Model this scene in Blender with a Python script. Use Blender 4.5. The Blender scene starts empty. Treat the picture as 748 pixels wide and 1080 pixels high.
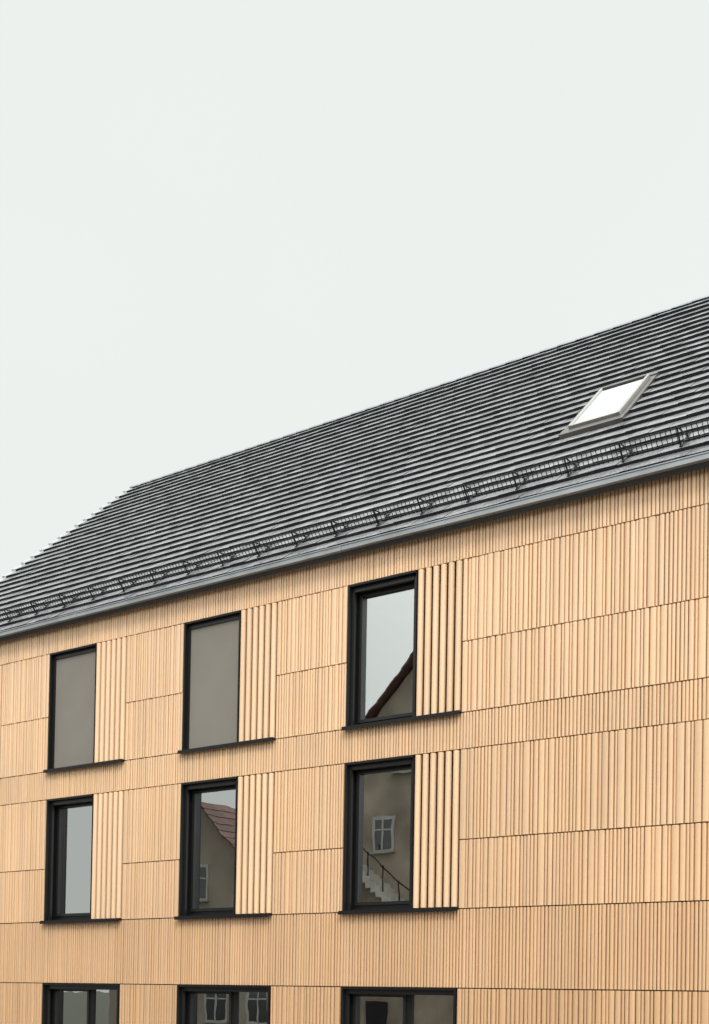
import bpy, math, random
from mathutils import Vector, Matrix
random.seed(7)
scene=bpy.context.scene
scene.view_settings.view_transform='Standard'
try: scene.view_settings.look='None'
except: pass
scene.view_settings.exposure=0

# ------------------------------------------------------------------ materials
def newmat(name):
    m=bpy.data.materials.new(name); m.use_nodes=True
    nt=m.node_tree; b=nt.nodes['Principled BSDF']
    return m,nt,b
def mat_simple(name,col,rough=0.6,metal=0.0,noise=0.12,scale=6.0,bump=0.0,tint=False,spec=0.5,stretch=(1,1,1),ior=1.5,rvar=0.0,fine=0.0):
    m,nt,b=newmat(name); N=nt.nodes; L=nt.links
    tc=N.new('ShaderNodeTexCoord'); mp=N.new('ShaderNodeMapping'); mp.inputs['Scale'].default_value=stretch
    L.new(tc.outputs['Object'],mp.inputs['Vector'])
    nz=N.new('ShaderNodeTexNoise'); nz.inputs['Scale'].default_value=scale; nz.inputs['Detail'].default_value=6
    L.new(mp.outputs['Vector'],nz.inputs['Vector'])
    mr=N.new('ShaderNodeMapRange'); mr.inputs['From Min'].default_value=0.25; mr.inputs['From Max'].default_value=0.75
    mr.inputs['To Min'].default_value=1-noise; mr.inputs['To Max'].default_value=1+noise
    L.new(nz.outputs['Fac'],mr.inputs['Value'])
    sc_out=mr.outputs['Result']
    if fine>0:
        n3=N.new('ShaderNodeTexNoise'); n3.inputs['Scale'].default_value=scale*28; n3.inputs['Detail'].default_value=3
        L.new(mp.outputs['Vector'],n3.inputs['Vector'])
        m3=N.new('ShaderNodeMapRange'); m3.inputs['From Min'].default_value=.25; m3.inputs['From Max'].default_value=.75
        m3.inputs['To Min'].default_value=1-fine; m3.inputs['To Max'].default_value=1+fine; L.new(n3.outputs['Fac'],m3.inputs['Value'])
        mm=N.new('ShaderNodeMath'); mm.operation='MULTIPLY'; L.new(sc_out,mm.inputs[0]); L.new(m3.outputs[0],mm.inputs[1]); sc_out=mm.outputs[0]
    vm=N.new('ShaderNodeVectorMath'); vm.operation='SCALE'; vm.inputs[0].default_value=col
    L.new(sc_out,vm.inputs['Scale'])
    out=vm.outputs['Vector']
    if tint:
        at=N.new('ShaderNodeAttribute'); at.attribute_name='tint'
        v2=N.new('ShaderNodeVectorMath'); v2.operation='MULTIPLY'
        L.new(out,v2.inputs[0]); L.new(at.outputs['Color'],v2.inputs[1]); out=v2.outputs['Vector']
    L.new(out,b.inputs['Base Color'])
    b.inputs['Roughness'].default_value=rough; b.inputs['Metallic'].default_value=metal
    b.inputs['Specular IOR Level'].default_value=spec; b.inputs['IOR'].default_value=ior
    if rvar>0:
        r2=N.new('ShaderNodeMapRange'); r2.inputs['From Min'].default_value=.3; r2.inputs['From Max'].default_value=.7
        r2.inputs['To Min'].default_value=max(.05,rough-rvar); r2.inputs['To Max'].default_value=rough+rvar
        L.new(nz.outputs['Fac'],r2.inputs['Value']); L.new(r2.outputs[0],b.inputs['Roughness'])
    if bump>0:
        bp=N.new('ShaderNodeBump'); bp.inputs['Strength'].default_value=bump; bp.inputs['Distance'].default_value=0.01
        n2=N.new('ShaderNodeTexNoise'); n2.inputs['Scale'].default_value=scale*6; n2.inputs['Detail'].default_value=4
        L.new(mp.outputs['Vector'],n2.inputs['Vector']); L.new(n2.outputs['Fac'],bp.inputs['Height']); L.new(bp.outputs['Normal'],b.inputs['Normal'])
    return m
M_terra=mat_simple('terracotta',(0.685,0.468,0.295),0.42,noise=0.07,scale=.7,tint=True,bump=0.05,spec=0.5,stretch=(1,1,0.6),fine=.03)
M_groove=mat_simple('terracotta_groove',(0.40,0.215,0.105),0.8,noise=0.1,scale=3,tint=True,spec=0.2)
M_back=mat_simple('wall_backing',(0.03,0.02,0.014),0.9)
M_black=mat_simple('black_aluminium',(0.006,0.006,0.0065),0.45,noise=0.1,spec=.3)
M_frame2=mat_simple('window_profile',(0.012,0.012,0.012),0.35,noise=0.1,spec=.4)
M_blind=mat_simple('blind_fabric',(0.19,0.172,0.147),0.85,noise=0.05,scale=2)
M_gutter=mat_simple('zinc_gutter',(0.27,0.285,0.30),0.42,metal=0.4,noise=0.2,scale=2.5)
M_gutterd=mat_simple('dark_soffit',(0.03,0.031,0.033),0.6)
M_verge=mat_simple('verge_metal',(0.62,0.64,0.65),0.4,metal=0.3,noise=0.1)
M_guard=mat_simple('guard_steel',(0.008,0.008,0.009),0.5,spec=.3)
M_tile=mat_simple('slate_tile',(0.20,0.198,0.205),0.27,noise=0.22,scale=5,tint=True,spec=1.0,bump=0.1,ior=2.1,rvar=.05)
M_tedge=mat_simple('slate_edge_shaded',(0.016,0.016,0.018),0.7,noise=0.3,scale=5,tint=True,spec=.2)  # same slate as the tops, riser shade painted in as near-black
M_flash=mat_simple('skylight_flashing',(0.10,0.09,0.085),0.35,metal=0.6)
M_flashl=mat_simple('skylight_cover',(0.36,0.34,0.32),0.35,metal=0.5)
M_int=mat_simple('interior_wall',(0.42,0.40,0.36),0.9,noise=0.04)
M_curtain=mat_simple('curtain',(0.6,0.58,0.54),0.9,noise=0.15,scale=14,stretch=(1,1,0.03))
M_ground=mat_simple('grass_ground',(0.065,0.065,0.045),0.95,noise=0.3,scale=0.8)
M_asph=mat_simple('asphalt',(0.055,0.055,0.057),0.9,noise=0.2,scale=3,bump=0.3)
M_pave=mat_simple('paving',(0.20,0.185,0.165),0.85,noise=0.15,scale=2,bump=0.2)
M_kerb=mat_simple('kerb_stone',(0.33,0.32,0.30),0.85)
M_white=mat_simple('road_paint',(0.75,0.75,0.73),0.7)
M_plast=mat_simple('grey_plaster',(0.31,0.26,0.205),0.9,noise=0.45,scale=0.7,bump=0.2)
M_plast2=mat_simple('cream_plaster',(0.30,0.26,0.21),0.9,noise=0.2,scale=0.6,bump=0.2)
M_redtile=mat_simple('red_roof_tile',(0.11,0.055,0.045),0.75,noise=0.35,scale=5,tint=True)
M_conc=mat_simple('light_concrete',(0.48,0.46,0.42),0.85,noise=.15,scale=2)
M_wtrim=mat_simple('window_trim',(0.42,0.41,0.38),0.6)
M_hglass=mat_simple('house_glass',(0.03,0.035,0.04),0.06,spec=1.0)

def glass(name,refl,tint,rough=0.0):
    m=bpy.data.materials.new(name); m.use_nodes=True; nt=m.node_tree; N=nt.nodes; L=nt.links
    N.clear(); o=N.new('ShaderNodeOutputMaterial')
    g=N.new('ShaderNodeBsdfGlossy'); g.inputs['Roughness'].default_value=rough; g.inputs['Color'].default_value=(0.93,0.95,0.94,1)
    t=N.new('ShaderNodeBsdfTransparent'); t.inputs['Color'].default_value=(*tint,1)
    f=N.new('ShaderNodeLayerWeight'); f.inputs['Blend'].default_value=0.35
    mr=N.new('ShaderNodeMapRange'); mr.inputs['To Min'].default_value=refl; mr.inputs['To Max'].default_value=1.0
    L.new(f.outputs['Fresnel'],mr.inputs['Value'])
    mx=N.new('ShaderNodeMixShader'); L.new(mr.outputs['Result'],mx.inputs['Fac'])
    L.new(t.outputs[0],mx.inputs[1]); L.new(g.outputs[0],mx.inputs[2]); L.new(mx.outputs[0],o.inputs['Surface'])
    tc=N.new('ShaderNodeTexCoord'); nz=N.new('ShaderNodeTexNoise'); nz.inputs['Scale'].default_value=1.1
    bp=N.new('ShaderNodeBump'); bp.inputs['Strength'].default_value=0.03; bp.inputs['Distance'].default_value=0.05
    L.new(tc.outputs['Object'],nz.inputs['Vector']); L.new(nz.outputs['Fac'],bp.inputs['Height']); L.new(bp.outputs['Normal'],g.inputs['Normal'])
    return m
M_glass=glass('window_glass',0.46,(0.6,0.62,0.6))
M_sky_glass=glass('skylight_glass',0.8,(0.4,0.42,0.42),0.03)

# ------------------------------------------------------------------ mesh builder
class MB:
    def __init__(s): s.v=[];s.f=[];s.m=[];s.c=[];s.mats=[]
    def mi(s,m):
        if m not in s.mats: s.mats.append(m)
        return s.mats.index(m)
    def poly(s,pts,m,c=(1,1,1)):
        b=len(s.v); s.v+= [tuple(p) for p in pts]; s.f.append(list(range(b,b+len(pts)))); s.m.append(s.mi(m)); s.c.append(c)
    def solid(s,pts,faces,m,c=(1,1,1)):
        b=len(s.v); s.v+=[tuple(p) for p in pts]; k=s.mi(m)
        for f in faces: s.f.append([b+i for i in f]); s.m.append(k); s.c.append(c)
    def box(s,x0,x1,y0,y1,z0,z1,m,c=(1,1,1),T=None):
        p=[(x0,y0,z0),(x1,y0,z0),(x1,y1,z0),(x0,y1,z0),(x0,y0,z1),(x1,y0,z1),(x1,y1,z1),(x0,y1,z1)]
        if T: p=[T(*q) for q in p]
        s.solid(p,[(3,2,1,0),(4,5,6,7),(0,1,5,4),(1,2,6,5),(2,3,7,6),(3,0,4,7)],m,c)
    def prism(s,prof,z0,z1,m,c=(1,1,1)):
        n=len(prof); p=[(x,y,z0) for x,y in prof]+[(x,y,z1) for x,y in prof]
        f=[(i,(i+1)%n,n+(i+1)%n,n+i) for i in range(n)]+[tuple(range(n-1,-1,-1)),tuple(range(n,2*n))]
        s.solid(p,f,m,c)
    def obj(s,name,parent=None,smooth=False):
        me=bpy.data.meshes.new(name); me.from_pydata(s.v,[],s.f)
        for m in s.mats: me.materials.append(m)
        for i,p in enumerate(me.polygons): p.material_index=s.m[i]; p.use_smooth=smooth
        ca=me.color_attributes.new('tint','FLOAT_COLOR','CORNER')
        data=[]
        for i,f in enumerate(s.f): data+= list((*s.c[i],1.0))*len(f)
        ca.data.foreach_set('color',data)
        me.update(); o=bpy.data.objects.new(name,me); scene.collection.objects.link(o)
        if parent: o.parent=parent
        return o
def empty(name):
    e=bpy.data.objects.new(name,None); scene.collection.objects.link(e); return e

# ------------------------------------------------------------------ dimensions
G=3.7
S,W=3.4816,2.0475; WG=0.613*W
zBs,zBt,zAs,zAt,zmA,zmB,zCt=G,2.3562+G,2.9+G,5.1791+G,3.9528+G,1.0178+G,-1.1697+G
zE=5.6562+G; YR,ZR=6.9586,12.3028+G; XG=-5.0; X1=24.4
bld=empty('apartment_building')
cols=[-1,0,1,2,4,5,6]
opens=[(i*S,i*S+W) for i in cols]
zCs=0.25
# (z0, z1, has openings, tint: light falloff painted into the cladding, darker and warmer downward)
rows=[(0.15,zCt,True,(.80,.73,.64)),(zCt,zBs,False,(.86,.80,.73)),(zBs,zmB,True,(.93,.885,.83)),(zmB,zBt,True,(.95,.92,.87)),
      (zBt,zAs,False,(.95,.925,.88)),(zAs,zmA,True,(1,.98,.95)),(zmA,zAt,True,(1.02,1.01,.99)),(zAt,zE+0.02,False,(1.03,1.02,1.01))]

# ------------------------------------------------------------------ ribbed facade
fac=MB()
def rib(x0,x1,z0,z1,h,c):
    w=x1-x0; b=min(.018,w*.3); n=6; pr=[(x1,0.03),(x0,0.03)]
    for k in range(n+1):
        a=math.pi*k/n; pr.append(((x0+x1)/2-w/2*math.cos(a),-h-b*math.sin(a)**.8 if 0<k<n else -h))
    fac.prism(pr,z0,z1,M_terra,c)
tiletypes=[[.055,.055,.055,.055],[.035,.065,.035,.065],[.085,.04,.085],[.042,.042,.042,.042,.042],[.075,.035,.05,.075],[.10,.03,.065]]
fine=[[.04]*5,[.045]*5,[.035,.05,.035,.05,.035]]
def fill(xa,xb,z0,z1,kind,row_shade):
    g=0.008; x=xa+g; z0+=g; z1-=g
    while x<xb-0.03:
        tp=random.choice(fine if kind else tiletypes)[:]
        if random.random()<.5: tp=tp[::-1]
        pt=random.uniform(.955,1.035); w=random.uniform(-.03,.03)
        zz0=z0; zz1=z1
        for qi,q in enumerate(tp):
            last=qi==len(tp)-1
            gr=random.choice([.009,.012,.017]) if not last else .014; dg=random.choice([0.004,0.008,0.014]) if not last else .028
            x1=min(x+q,xb-g)
            if x1-x<0.012: x=xb; break
            k=pt*random.uniform(.955,1.045); hh=0.014+random.choice([0,0,.005,-.004])
            rib(x,x1,zz0,zz1,hh,(k*(1+w*.3)*row_shade[0],k*row_shade[1],k*(1-w)*row_shade[2]))
            x=x1
            if x+gr<xb-g:
                k=random.uniform(.75,1.35)
                fac.box(x,x+gr,-(0.012-dg),0.031,zz0+.001,zz1-.001,M_groove,(k*row_shade[0],k*row_shade[1],k*row_shade[2]))
            x+=gr
            if x>=xb-g: break
for (z0,z1,op,row_shade) in rows:
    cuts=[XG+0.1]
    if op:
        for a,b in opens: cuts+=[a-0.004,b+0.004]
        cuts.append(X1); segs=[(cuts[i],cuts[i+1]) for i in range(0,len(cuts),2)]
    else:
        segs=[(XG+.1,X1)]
    for a,b in segs: fill(a,b,z0,z1,not op,row_shade)
fac.obj('ribbed_terracotta_cladding',bld)
wl=MB()
zs=[0.0,zCs,zCt,zBs,zBt,zAs,zAt,zE+0.05]
xs=[XG+0.1]+[v for a,b in opens for v in (a,b)]+[X1]
oz=[(zCs,zCt),(zBs,zBt),(zAs,zAt)]
for i in range(len(xs)-1):
    iswin=(i%2==1)
    for j in range(len(zs)-1):
        if iswin and any(abs(zs[j]-a)<1e-6 for a,b in oz): continue
        wl.box(xs[i],xs[i+1],0.032,0.34,zs[j],zs[j+1],M_back)
wl.obj('front_wall_core',bld)
ew=MB()
def gable(x0,x1,m):
    p=[(0.345,0.0),(13.6,0.0),(13.6,zE),(YR,ZR-0.35),(0.345,zE)]
    n=5; pts=[(x0,y,z) for y,z in p]+[(x1,y,z) for y,z in p]
    ew.solid(pts,[(i,(i+1)%n,n+(i+1)%n,n+i) for i in range(n)]+[(4,3,2,1,0),(5,6,7,8,9)],m)
gable(XG+0.1,XG+0.4,M_terra); gable(X1-0.3,X1,M_terra)
ew.box(XG+0.42,X1-0.32,13.3,13.6,0,zE-.1,M_terra)
y=0.4
while y<13.5:
    hz=zE-0.1+min(y-0.345,13.6-y)*0.85
    ew.box(XG+0.06,XG+0.098,y,y+0.06,0.1,hz-.2,M_terra); ew.box(X1+.002,X1+0.04,y,y+0.06,0.1,hz-.2,M_terra); y+=0.085
ew.obj('gable_walls',bld)
it=MB()
for z in (0.02,zBs-0.32,zAs-0.32,zE-.15): it.box(XG+.42,X1-.32,0.35,13.2,z,z+0.2,M_int)
it.box(XG+.42,X1-.32,4.2,4.3,0.23,zE-.2,M_int)
for i in range(-1,8):
    xx=i*S-0.75
    it.box(xx,xx+0.12,0.36,4.19,0.23,zE-.2,M_int)
it.obj('interior_partitions',bld)

# ------------------------------------------------------------------ windows
def tube(mb,cx,cy,rx,ry,z0,z1,m,c,n=14):
    mb.prism([(cx+rx*math.cos(2*math.pi*k/n),cy+ry*math.sin(2*math.pi*k/n)) for k in range(n)],z0,z1,m,c)
for ci,i in enumerate(cols):
    for r,(z0,z1) in enumerate(oz):
        a=i*S; full=(r==0); xb=a+W if full else a+WG
        w=MB()
        t=0.035; yf=-0.045; yb=0.30
        w.box(a,a+t,yf,yb,z0,z1,M_black); 
        w.box(a+t,xb,yf+.003,yb,z1-t,z1,M_black)
        w.box(xb-(t if full else .02),xb,(yf if full else 0.0),yb,z0,z1-t-.002,M_black)
        w.box(a+t,xb-t,0.10,yb,z0,z0+0.05,M_black)
        w.box(a+t,a+t+0.045,0.035,0.085,z0+.02,z1-t-.001,M_frame2)
        w.box(xb-.075,xb-.035,0.035,0.085,z0+.02,z1-t-.001,M_frame2)
        w.box(a+t+.046,xb-.08,0.03,0.10,z1-t-0.075,z1-t-.001,M_frame2)
        fx0,fx1=a+t,xb-t; fz0,fz1=z0+.05,z1-t; q=.065
        def ring(x0,x1,zz0,zz1,q,y0,y1,m):
            w.box(x0,x0+q,y0,y1,zz0,zz1,m); w.box(x1-q,x1,y0,y1,zz0,zz1,m)
            w.box(x0+q,x1-q,y0,y1,zz0,zz0+q,m); w.box(x0+q,x1-q,y0,y1,zz1-q,zz1,m)
        ring(fx0,fx1,fz0,fz1,q,0.17,0.25,M_black)
        if full:
            mid=(fx0+fx1)/2+.1
            w.box(mid-.05,mid+.05,.172,.248,fz0+q,fz1-q,M_black)
            ring(fx0+q,mid-.05,fz0+q,fz1-q,.05,.15,.23,M_frame2)
        else:
            ring(fx0+q,fx1-q,fz0+q,fz1-q,.05,.15,.23,M_frame2)
        w.box(fx0+q,fx1-q,.205,.212,fz0+q,fz1-q,M_glass)
        w.obj('window_unit',bld)
        sl=MB(); sl.box(a-.03,a+W+.02,-.115,.09,z0-.012,z0+.018,M_black); sl.box(a-.03,a+W+.02,-.118,-.102,z0-.04,z0-.0125,M_black)
        sl.obj('window_sill',bld)
        if r==2 and i in(-1,0,1):
            b=MB(); b.box(a+t+.03,xb-.05,.055,.061,z0+.05,z1-t-.05,M_blind); b.box(a+t+.05,xb-.08,.045,.07,z0+.022,z0+.05,M_frame2)
            b.obj('roller_screen',bld)
        elif (i,r) in ((0,1),(2,0)):
            cu=MB(); n=40
            x0,x1=fx0+.02,fx1-.02
            if r==0: x0=fx0+1.2
            pts=[(x0+(x1-x0)*k/n,.45+.03*math.sin(k*1.9)) for k in range(n+1)]
            for k in range(n): cu.poly([(*pts[k],z0),(*pts[k+1],z0),(*pts[k+1],z1),(*pts[k],z1)],M_curtain)
            cu.obj('curtain',bld,True)
        if not full:
            s=MB(); x0=xb+.004; x1=a+W; n=6; pt=(x1-x0)/n
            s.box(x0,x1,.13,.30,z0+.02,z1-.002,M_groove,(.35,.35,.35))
            for k in range(n):
                c=random.uniform(.97,1.08); cx=x0+pt*(k+.5)
                tube(s,cx,-.005,.047,.05,z0+.03,z1-.012,M_terra,(c,c,c))
                s.box(cx-.006,cx+.006,.046,.09,z0+.1,z0+.16,M_black); s.box(cx-.006,cx+.006,.046,.09,z1-.2,z1-.14,M_black)
            s.box(x0,x1,.09,.12,z0+.1,z0+.16,M_black); s.box(x0,x1,.09,.12,z1-.2,z1-.14,M_black)
            s.box(x0-.001,x0+.008,-.04,.1,z0+.02,z1-.04,M_black)
            s.obj('slat_shutter',bld)

# ------------------------------------------------------------------ roof
E0=(-0.20,zE+0.08); RL=math.hypot(YR-E0[0],ZR-0.03-E0[1]); ud=((YR-E0[0])/RL,(ZR-.03-E0[1])/RL); nd=(-ud[1],ud[0])
def RT(x,s,n): return (x,E0[0]+ud[0]*s+nd[0]*n,E0[1]+ud[1]*s+nd[1]*n)
def RTb(x,s,n): 
    p=RT(x,s,n); return (p[0],2*YR-p[1],p[2])
rf=MB(); NR=26; gz=RL/NR; XA=XG; XB=X1+.12
SK=(9.86,9.86+.84,2.80,4.60)
tiles=MB(); tw=.30
for T,isf in ((RT,True),(RTb,False)):
    rf.box(XA+.03,XB-.03,-.05,RL,-.14,-.03,M_gutterd,T=T)
    for r in range(NR):
        s0=r*gz-.02; x=XA-(tw/2 if r%2 else 0)
        while x<XB:
            xa=max(x,XA); xb=min(x+tw-.004,XB); x+=tw
            if xb-xa<.03: continue
            if isf and xa<SK[1]+.02 and xb>SK[0]-.02 and s0+gz>SK[2]+.05 and s0<SK[3]-.02: 
                if xa>=SK[0]-.0 and xb<=SK[1]: continue
            k=random.uniform(.75,1.25); j=random.uniform(-.005,.005); e=min(s0+gz+.03,RL)
            tj=random.uniform(-.003,.003)
            t0=.064+j; t1=.014+j*.5
            p=[T(xa,s0,0.0),T(xb,s0,0.0),T(xb,e,-.028),T(xa,e,-.028),T(xa,s0+.006,t0+tj),T(xb,s0+.006,t0-tj),T(xb,e,t1),T(xa,e,t1)]
            tiles.solid(p,[(4,5,6,7)],M_tile,(k,k,k*1.02))
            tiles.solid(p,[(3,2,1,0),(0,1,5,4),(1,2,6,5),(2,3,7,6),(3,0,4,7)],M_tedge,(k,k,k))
tiles.obj('roof_tiles',bld)
rf.obj('roof_deck',bld)
rg=MB(); x=XA-.02
while x<XB:
    L=.4; c=random.uniform(.9,1.2)
    n=8; pr=[(.13*math.cos(math.pi*k/n),.085*math.sin(math.pi*k/n)) for k in range(n+1)]
    xe=min(x+L-.004,XB)
    pts=[(x,YR+a,ZR-.06+b) for a,b in pr]+[(xe,YR+a*.93,ZR-.065+b*.95) for a,b in pr]
    rg.solid(pts,[(k+1,k,n+1+k,n+2+k) for k in range(n)]+[tuple(range(n+1)),tuple(range(2*n+1,n,-1))],M_gutter,(c,c,c)); x+=L
rg.obj('ridge_cap',bld)
vg=MB()
for T in (RT,RTb):
  for xv0,xv1 in ((XA-.035,XA-.004),(XB+.004,XB+.035)):
    vg.box(xv0,xv1,-.05,RL,-.16,-.01,M_verge,T=T)
    for r in range(NR):
        s0=r*gz-.03; e=s0+gz
        p=[T(xv0,s0,-.009),T(xv1+.08,s0,-.009),T(xv1+.08,e,-.009),T(xv0,e,-.009),T(xv0,s0,.09),T(xv1+.08,s0,.09),T(xv1+.08,e,.035),T(xv0,e,.035)]
        vg.solid(p,[(3,2,1,0),(4,5,6,7),(0,1,5,4),(1,2,6,5),(2,3,7,6),(3,0,4,7)],M_verge)
vg.obj('verge_trim',bld)
gt=MB(); gy0,gy1=-.27,-.10
for sgn in (0,1):
    def Y(y): return y if sgn==0 else 2*YR-y
    xg0=XA-.03
    while xg0<XB:
        xg1=min(xg0+6.0,XB+.03)
        a,b=sorted((Y(gy0),Y(gy0+.012))); gt.box(xg0,xg1,a,b,zE,zE+.068,M_gutter)
        a,b=sorted((Y(gy0-.012),Y(gy0+.014))); gt.box(xg0,xg1,a,b,zE+.069,zE+.085,M_gutter)
        a,b=sorted((Y(gy0+.0125),Y(gy1))); gt.box(xg0,xg1,a,b,zE+.001,zE+.012,M_gutter)
        a,b=sorted((Y(gy0-.006),Y(gy0-.0005))); gt.box(xg1-.05,xg1-.002,a,b,zE-.004,zE+.068,M_gutter)
        xg0=xg1+.004
    a,b=sorted((Y(-.10),Y(.33))); gt.box(XA+.02,XB-.02,a,b,zE+.022,zE+.045,M_gutterd)
gt.obj('eaves_gutter',bld)
sg=MB(); s=.50; h0=.095
for n in (h0,h0+.085,h0+.18): sg.box(XA+.1,XB-.1,s-.007,s+.007,n,n+.014,M_guard,T=RT)
x=XA+.1
while x<XB-.1:
    sg.box(x,x+.010,s-.012,s-.0072,h0-.02,h0+.205,M_guard,T=RT); x+=.07
x=XA+.4
while x<XB-.2:
    sg.box(x,x+.02,s-.03,s-.014,.03,h0+.215,M_guard,T=RT)
    p=[RT(x+.022,s+.01,h0+.18),RT(x+.036,s+.01,h0+.18),RT(x+.036,s+.34,.05),RT(x+.022,s+.34,.05),RT(x+.022,s+.01,h0+.160),RT(x+.036,s+.01,h0+.160),RT(x+.036,s+.31,.05),RT(x+.022,s+.31,.05)]
    sg.solid(p,[(0,1,2,3),(7,6,5,4),(0,4,5,1),(1,5,6,2),(2,6,7,3),(3,7,4,0)],M_guard)
    sg.box(x+.01,x+.05,s-.1,s+.40,.062,.074,M_guard,T=RT)
    x+=.8
sg.obj('snow_guard',bld)
sk=MB(); x0,x1,s0,s1=SK
sk.box(x0-.1,x1+.1,s0-.22,s0-.001,.0,.09,M_flash,T=RT)
sk.box(x0-.1,x0-.002,s0,s1+.05,.03,.08,M_flash,T=RT); sk.box(x1+.002,x1+.1,s0,s1+.05,.03,.08,M_flash,T=RT)
sk.box(x0-.1,x1+.1,s1+.052,s1+.15,.03,.095,M_flash,T=RT)
f=.05; hN=.13
sk.box(x0,x0+f,s0,s1,-.02,hN,M_flashl,T=RT); sk.box(x1-f,x1,s0,s1,-.02,hN,M_flashl,T=RT)
sk.box(x0+f,x1-f,s0,s0+f,-.02,hN-.004,M_flashl,T=RT); sk.box(x0+f,x1-f,s1-f*1.6,s1,-.02,hN+.01,M_flash,T=RT)
sk.box(x0+f,x1-f,s0+f,s1-f*1.6,.10,.118,M_sky_glass,T=RT)
sk.box(x0+f,x1-f,s0+f,s1-f*1.6,-.02,-.01,M_wtrim,T=RT)
sk.obj('skylight',bld)

# ------------------------------------------------------------------ surroundings
def sheet(name,x0,x1,y0,y1,z,m):
    b=MB(); b.poly([(x0,y0,z),(x1,y0,z),(x1,y1,z),(x0,y1,z)],m); return b.obj(name)
sheet('ground',-1500,1500,-1500,1500,0,M_ground)
sheet('road',-200,200,-12.5,-6.0,.004,M_asph)
b=MB()
b.box(-200,200,-5.85,-0.2,.001,.12,M_pave); b.obj('pavement')
b=MB(); b.box(-200,200,-18.5,-12.65,.001,.12,M_pave); b.obj('pavement')
b=MB()
x=-100
while x<100:
    b.box(x,x+.99,-5.998,-5.852,.001,.125,M_kerb); b.box(x,x+.99,-12.648,-12.502,.001,.125,M_kerb); x+=1
b.obj('kerb')
b=MB(); x=-100
while x<100:
    b.poly([(x,-9.31,.008),(x+3,-9.31,.008),(x+3,-9.19,.008),(x,-9.19,.008)],M_white); x+=7
b.obj('road_marking')

def house(cx,yf,w,d,he,hr,mw,gable_front,wins,name='gabled_house'):
    e=empty(name); x0,x1=cx-w/2,cx+w/2; y0=yf-d
    b=MB()
    if gable_front:
        p=[(x0,0),(x1,0),(x1,he),(cx,hr),(x0,he)]
        pts=[(x,yf,z) for x,z in p]+[(x,y0,z) for x,z in p]
    else:
        ym=(yf+y0)/2; p=[(y0,0),(yf,0),(yf,he),(ym,hr),(y0,he)]
        pts=[(x0,y,z) for y,z in p]+[(x1,y,z) for y,z in p]
    b.solid(pts,[(i,(i+1)%5,5+(i+1)%5,5+i) for i in range(5)]+[(4,3,2,1,0),(5,6,7,8,9)],mw); b.obj('walls',e)
    r=MB(); half=(w if gable_front else d)/2; n=16; ov=.4
    L=math.hypot(half,hr-he); u=(half/L,(hr-he)/L)
    for side in (-1,1):
        for k in range(-1,n):
            a=k*L/n; c=(k+1.15)*L/n if k<n-1 else L+.02
            span=(d if gable_front else w)+2*ov; q=0
            while q<span:
                qe=min(q+1.2,span); cc=random.uniform(.7,1.3)
                pts=[]
                for (t,nn) in ((a,.05),(c,.02)):
                    for (ww) in (q,qe):
                        hx=-half+u[0]*t-u[1]*(nn+.1); hz=he+u[1]*t+u[0]*(nn+.1)
                        for dn in (0,.06):
                            H=(hx-u[1]*dn)*(-side); Z=hz+u[0]*dn
                            if gable_front: pts.append((cx+H,yf+ov-ww,Z))
                            else: pts.append((x0-ov+ww,ym+H,Z))
                r.solid(pts,[(0,2,3,1),(4,5,7,6),(1,3,7,5),(0,4,6,2),(0,1,5,4),(2,6,7,3)],M_redtile,(cc,cc,cc)); q=qe
    r.obj('roof',e)
    wn=MB()
    for (wx,wz,ww,wh) in wins:
        a,c=cx+wx-ww/2,cx+wx+ww/2
        wn.box(a-.12,c+.12,yf+.002,yf+.05,wz-.1,wz+wh+.12,M_wtrim)
        wn.box(a,c,yf+.052,yf+.06,wz,wz+wh,M_hglass)
        wn.box(a-.2,c+.2,yf+.002,yf+.16,wz-.18,wz-.102,M_kerb)
        wn.box((a+c)/2-.04,(a+c)/2+.04,yf+.062,yf+.08,wz,wz+wh,M_wtrim)
        wn.box(a,c,yf+.062,yf+.078,wz+wh*.62,wz+wh*.62+.06,M_wtrim)
    wn.box(cx-w*.2-.5,cx-w*.2+.5,yf+.002,yf+.05,.0,2.15,M_black)
    wn.obj('windows_and_door',e)
    ch=MB(); ch.box(cx+.9,cx+1.5,yf-d*.5-.3,yf-d*.5+.3,hr-1.2,hr+.9,M_plast2); ch.box(cx+.82,cx+1.58,yf-d*.5-.38,yf-d*.5+.38,hr+.902,hr+1.0,M_kerb)
    ch.obj('chimney',e)
    return e
hs=house(-4.5,-22,12,14,10.0,16.0,M_plast,True,[(4,z,1.1,1.5) for z in (1.2,4.2,7.2)]+[(-4.0,3.4,1.1,1.5),(-2.2,8.1,.8,1.2),(-1.2,11.2,.9,1.3),(1.2,11.2,.9,1.3)])
# outdoor concrete stair running up the street face
st=MB(); n=40; xb0,zb0,xt,zt=2.2,0.0,-7.6,7.5
for k in range(n):
    xa=xb0+(xt-xb0)*k/n; xc=xb0+(xt-xb0)*(k+1)/n; zk=(k+1)*zt/n
    st.box(xc,xa-.0005,-21.995,-20.9,max(0.0,zk-.42),zk,M_conc)
    if k%3==0: st.box(xc+.1,xc+.14,-20.95,-20.91,zk,zk+.95,M_guard)
st.box(-9.4,xt-.001,-21.995,-20.9,zt-.25,zt,M_conc)
p=[(xb0,-20.95,.95),(xt,-20.95,zt+.95),(xt,-20.91,zt+.95),(xb0,-20.91,.95),(xb0,-20.95,1.0),(xt,-20.95,zt+1.0),(xt,-20.91,zt+1.0),(xb0,-20.91,1.0)]
st.solid(p,[(0,1,2,3),(7,6,5,4),(0,4,5,1),(1,5,6,2),(2,6,7,3),(3,7,4,0)],M_guard)
st.obj('outdoor_stair',hs)
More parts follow.
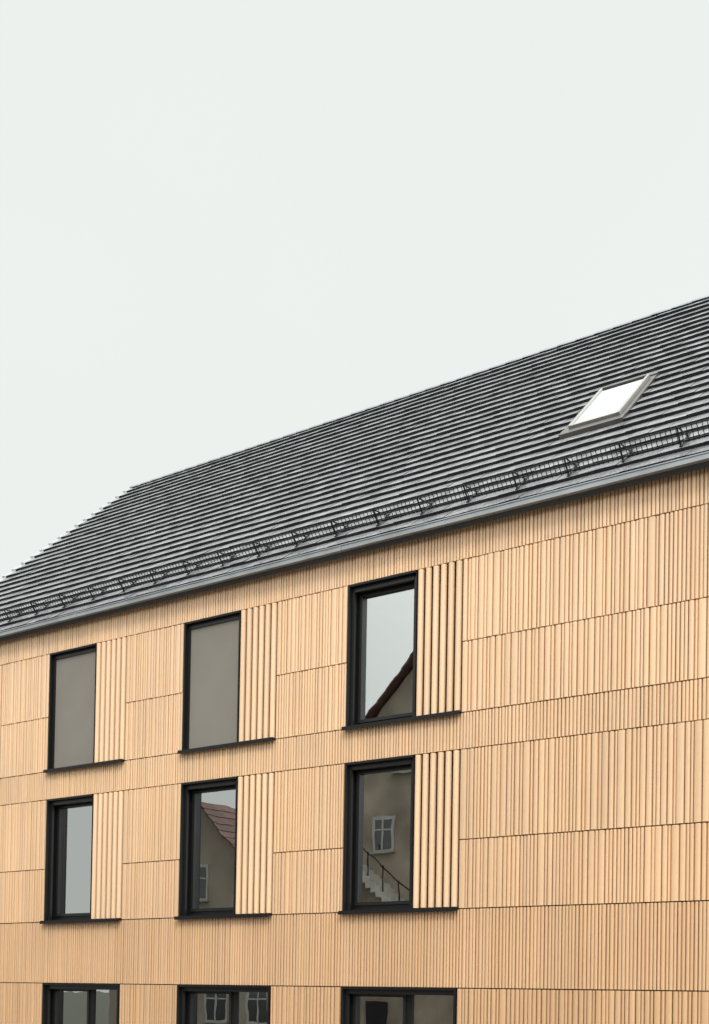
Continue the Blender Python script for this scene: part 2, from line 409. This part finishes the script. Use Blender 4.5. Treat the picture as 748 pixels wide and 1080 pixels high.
house(-17.2,-23,11,13,5.2,10.9,M_plast2,True,[(x,z,1.1,1.5) for x in(-3.6,-1.2,1.2,3.6) for z in (1.2,3.6)]+[(0,6.6,1,1.4)])
house(16,-27,14,12,5.5,9.5,M_plast2,False,[(x,z,1.2,1.5) for x in(-5,-2.5,2.5,5) for z in (1.2,3.6)])

# ------------------------------------------------------------------ camera
yaw,pitch,roll=.5944,.0181,.0172
cy,sy=math.cos(yaw),math.sin(yaw)
f=Vector((-sy,cy,0)); r=Vector((cy,sy,0)); u=Vector((0,0,1))
f2=f*math.cos(pitch)+u*math.sin(pitch); u2=-f*math.sin(pitch)+u*math.cos(pitch)
r3=r*math.cos(roll)+u2*math.sin(roll); u3=-r*math.sin(roll)+u2*math.cos(roll)
cam=bpy.data.cameras.new('camera'); co=bpy.data.objects.new('camera',cam); scene.collection.objects.link(co)
mt=Matrix(((r3.x,u3.x,-f2.x,17.0599),(r3.y,u3.y,-f2.y,-14.6117),(r3.z,u3.z,-f2.z,-1.2978+G),(0,0,0,1)))
co.matrix_world=mt
cam.sensor_fit='AUTO'; cam.sensor_width=36; cam.lens=1189.8348/1080*36
cam.shift_y=(1027.9153-540)/1080; cam.clip_end=4000; cam.clip_start=.1
scene.camera=co

# ------------------------------------------------------------------ light
sd=Vector((0.46,-0.56,0.69)).normalized()
elev=math.asin(sd.z); az=math.atan2(sd.x,sd.y)
sun=bpy.data.lights.new('sun','SUN'); sun.energy=1.5; sun.angle=math.radians(12); sun.color=(1,.95,.87)
so=bpy.data.objects.new('sun',sun); scene.collection.objects.link(so); so.rotation_euler=sd.to_track_quat('Z','Y').to_euler()
wd=bpy.data.worlds.new('World'); scene.world=wd; wd.use_nodes=True
nt=wd.node_tree; N=nt.nodes; L=nt.links; N.clear()
out=N.new('ShaderNodeOutputWorld'); bg=N.new('ShaderNodeBackground'); L.new(bg.outputs[0],out.inputs[0])
sk=N.new('ShaderNodeTexSky'); sk.sky_type='NISHITA'; sk.sun_disc=False; sk.sun_elevation=elev; sk.sun_rotation=az
sc=N.new('ShaderNodeVectorMath'); sc.operation='SCALE'; sc.inputs['Scale'].default_value=.1; L.new(sk.outputs[0],sc.inputs[0])
tc=N.new('ShaderNodeTexCoord')
dt=N.new('ShaderNodeVectorMath'); dt.operation='DOT_PRODUCT'; L.new(tc.outputs['Generated'],dt.inputs[0]); dt.inputs[1].default_value=sd
mr=N.new('ShaderNodeMapRange'); mr.interpolation_type='SMOOTHSTEP'; mr.inputs['From Min'].default_value=.15; mr.inputs['From Max'].default_value=1; mr.inputs['To Min'].default_value=0; mr.inputs['To Max'].default_value=1.9
L.new(dt.outputs['Value'],mr.inputs['Value'])
sp=N.new('ShaderNodeSeparateXYZ'); L.new(tc.outputs['Generated'],sp.inputs[0])
mz=N.new('ShaderNodeMapRange'); mz.interpolation_type='SMOOTHSTEP'; mz.inputs['From Min'].default_value=.66; mz.inputs['From Max'].default_value=.95; mz.inputs['To Min'].default_value=0; mz.inputs['To Max'].default_value=1.4
L.new(sp.outputs['Z'],mz.inputs['Value'])
nz=N.new('ShaderNodeTexNoise'); nz.inputs['Scale'].default_value=2.2; nz.inputs['Detail'].default_value=5; L.new(tc.outputs['Generated'],nz.inputs['Vector'])
mn=N.new('ShaderNodeMapRange'); mn.inputs['From Min'].default_value=.25; mn.inputs['From Max'].default_value=.75; mn.inputs['To Min'].default_value=.985; mn.inputs['To Max'].default_value=1.02; L.new(nz.outputs['Fac'],mn.inputs['Value'])
ad=N.new('ShaderNodeMath'); L.new(mr.outputs[0],ad.inputs[0]); L.new(mz.outputs[0],ad.inputs[1])
ad2=N.new('ShaderNodeMath'); L.new(ad.outputs[0],ad2.inputs[0]); L.new(mn.outputs[0],ad2.inputs[1])
cl=N.new('ShaderNodeVectorMath'); cl.operation='SCALE'; cl.inputs[0].default_value=(.86,.895,.872); L.new(ad2.outputs[0],cl.inputs['Scale'])
mx=N.new('ShaderNodeMix'); mx.data_type='RGBA'; mx.inputs['Factor'].default_value=.97
L.new(sc.outputs[0],mx.inputs['A']); L.new(cl.outputs[0],mx.inputs['B'])
L.new(mx.outputs['Result'],bg.inputs['Color']); bg.inputs['Strength'].default_value=1.0
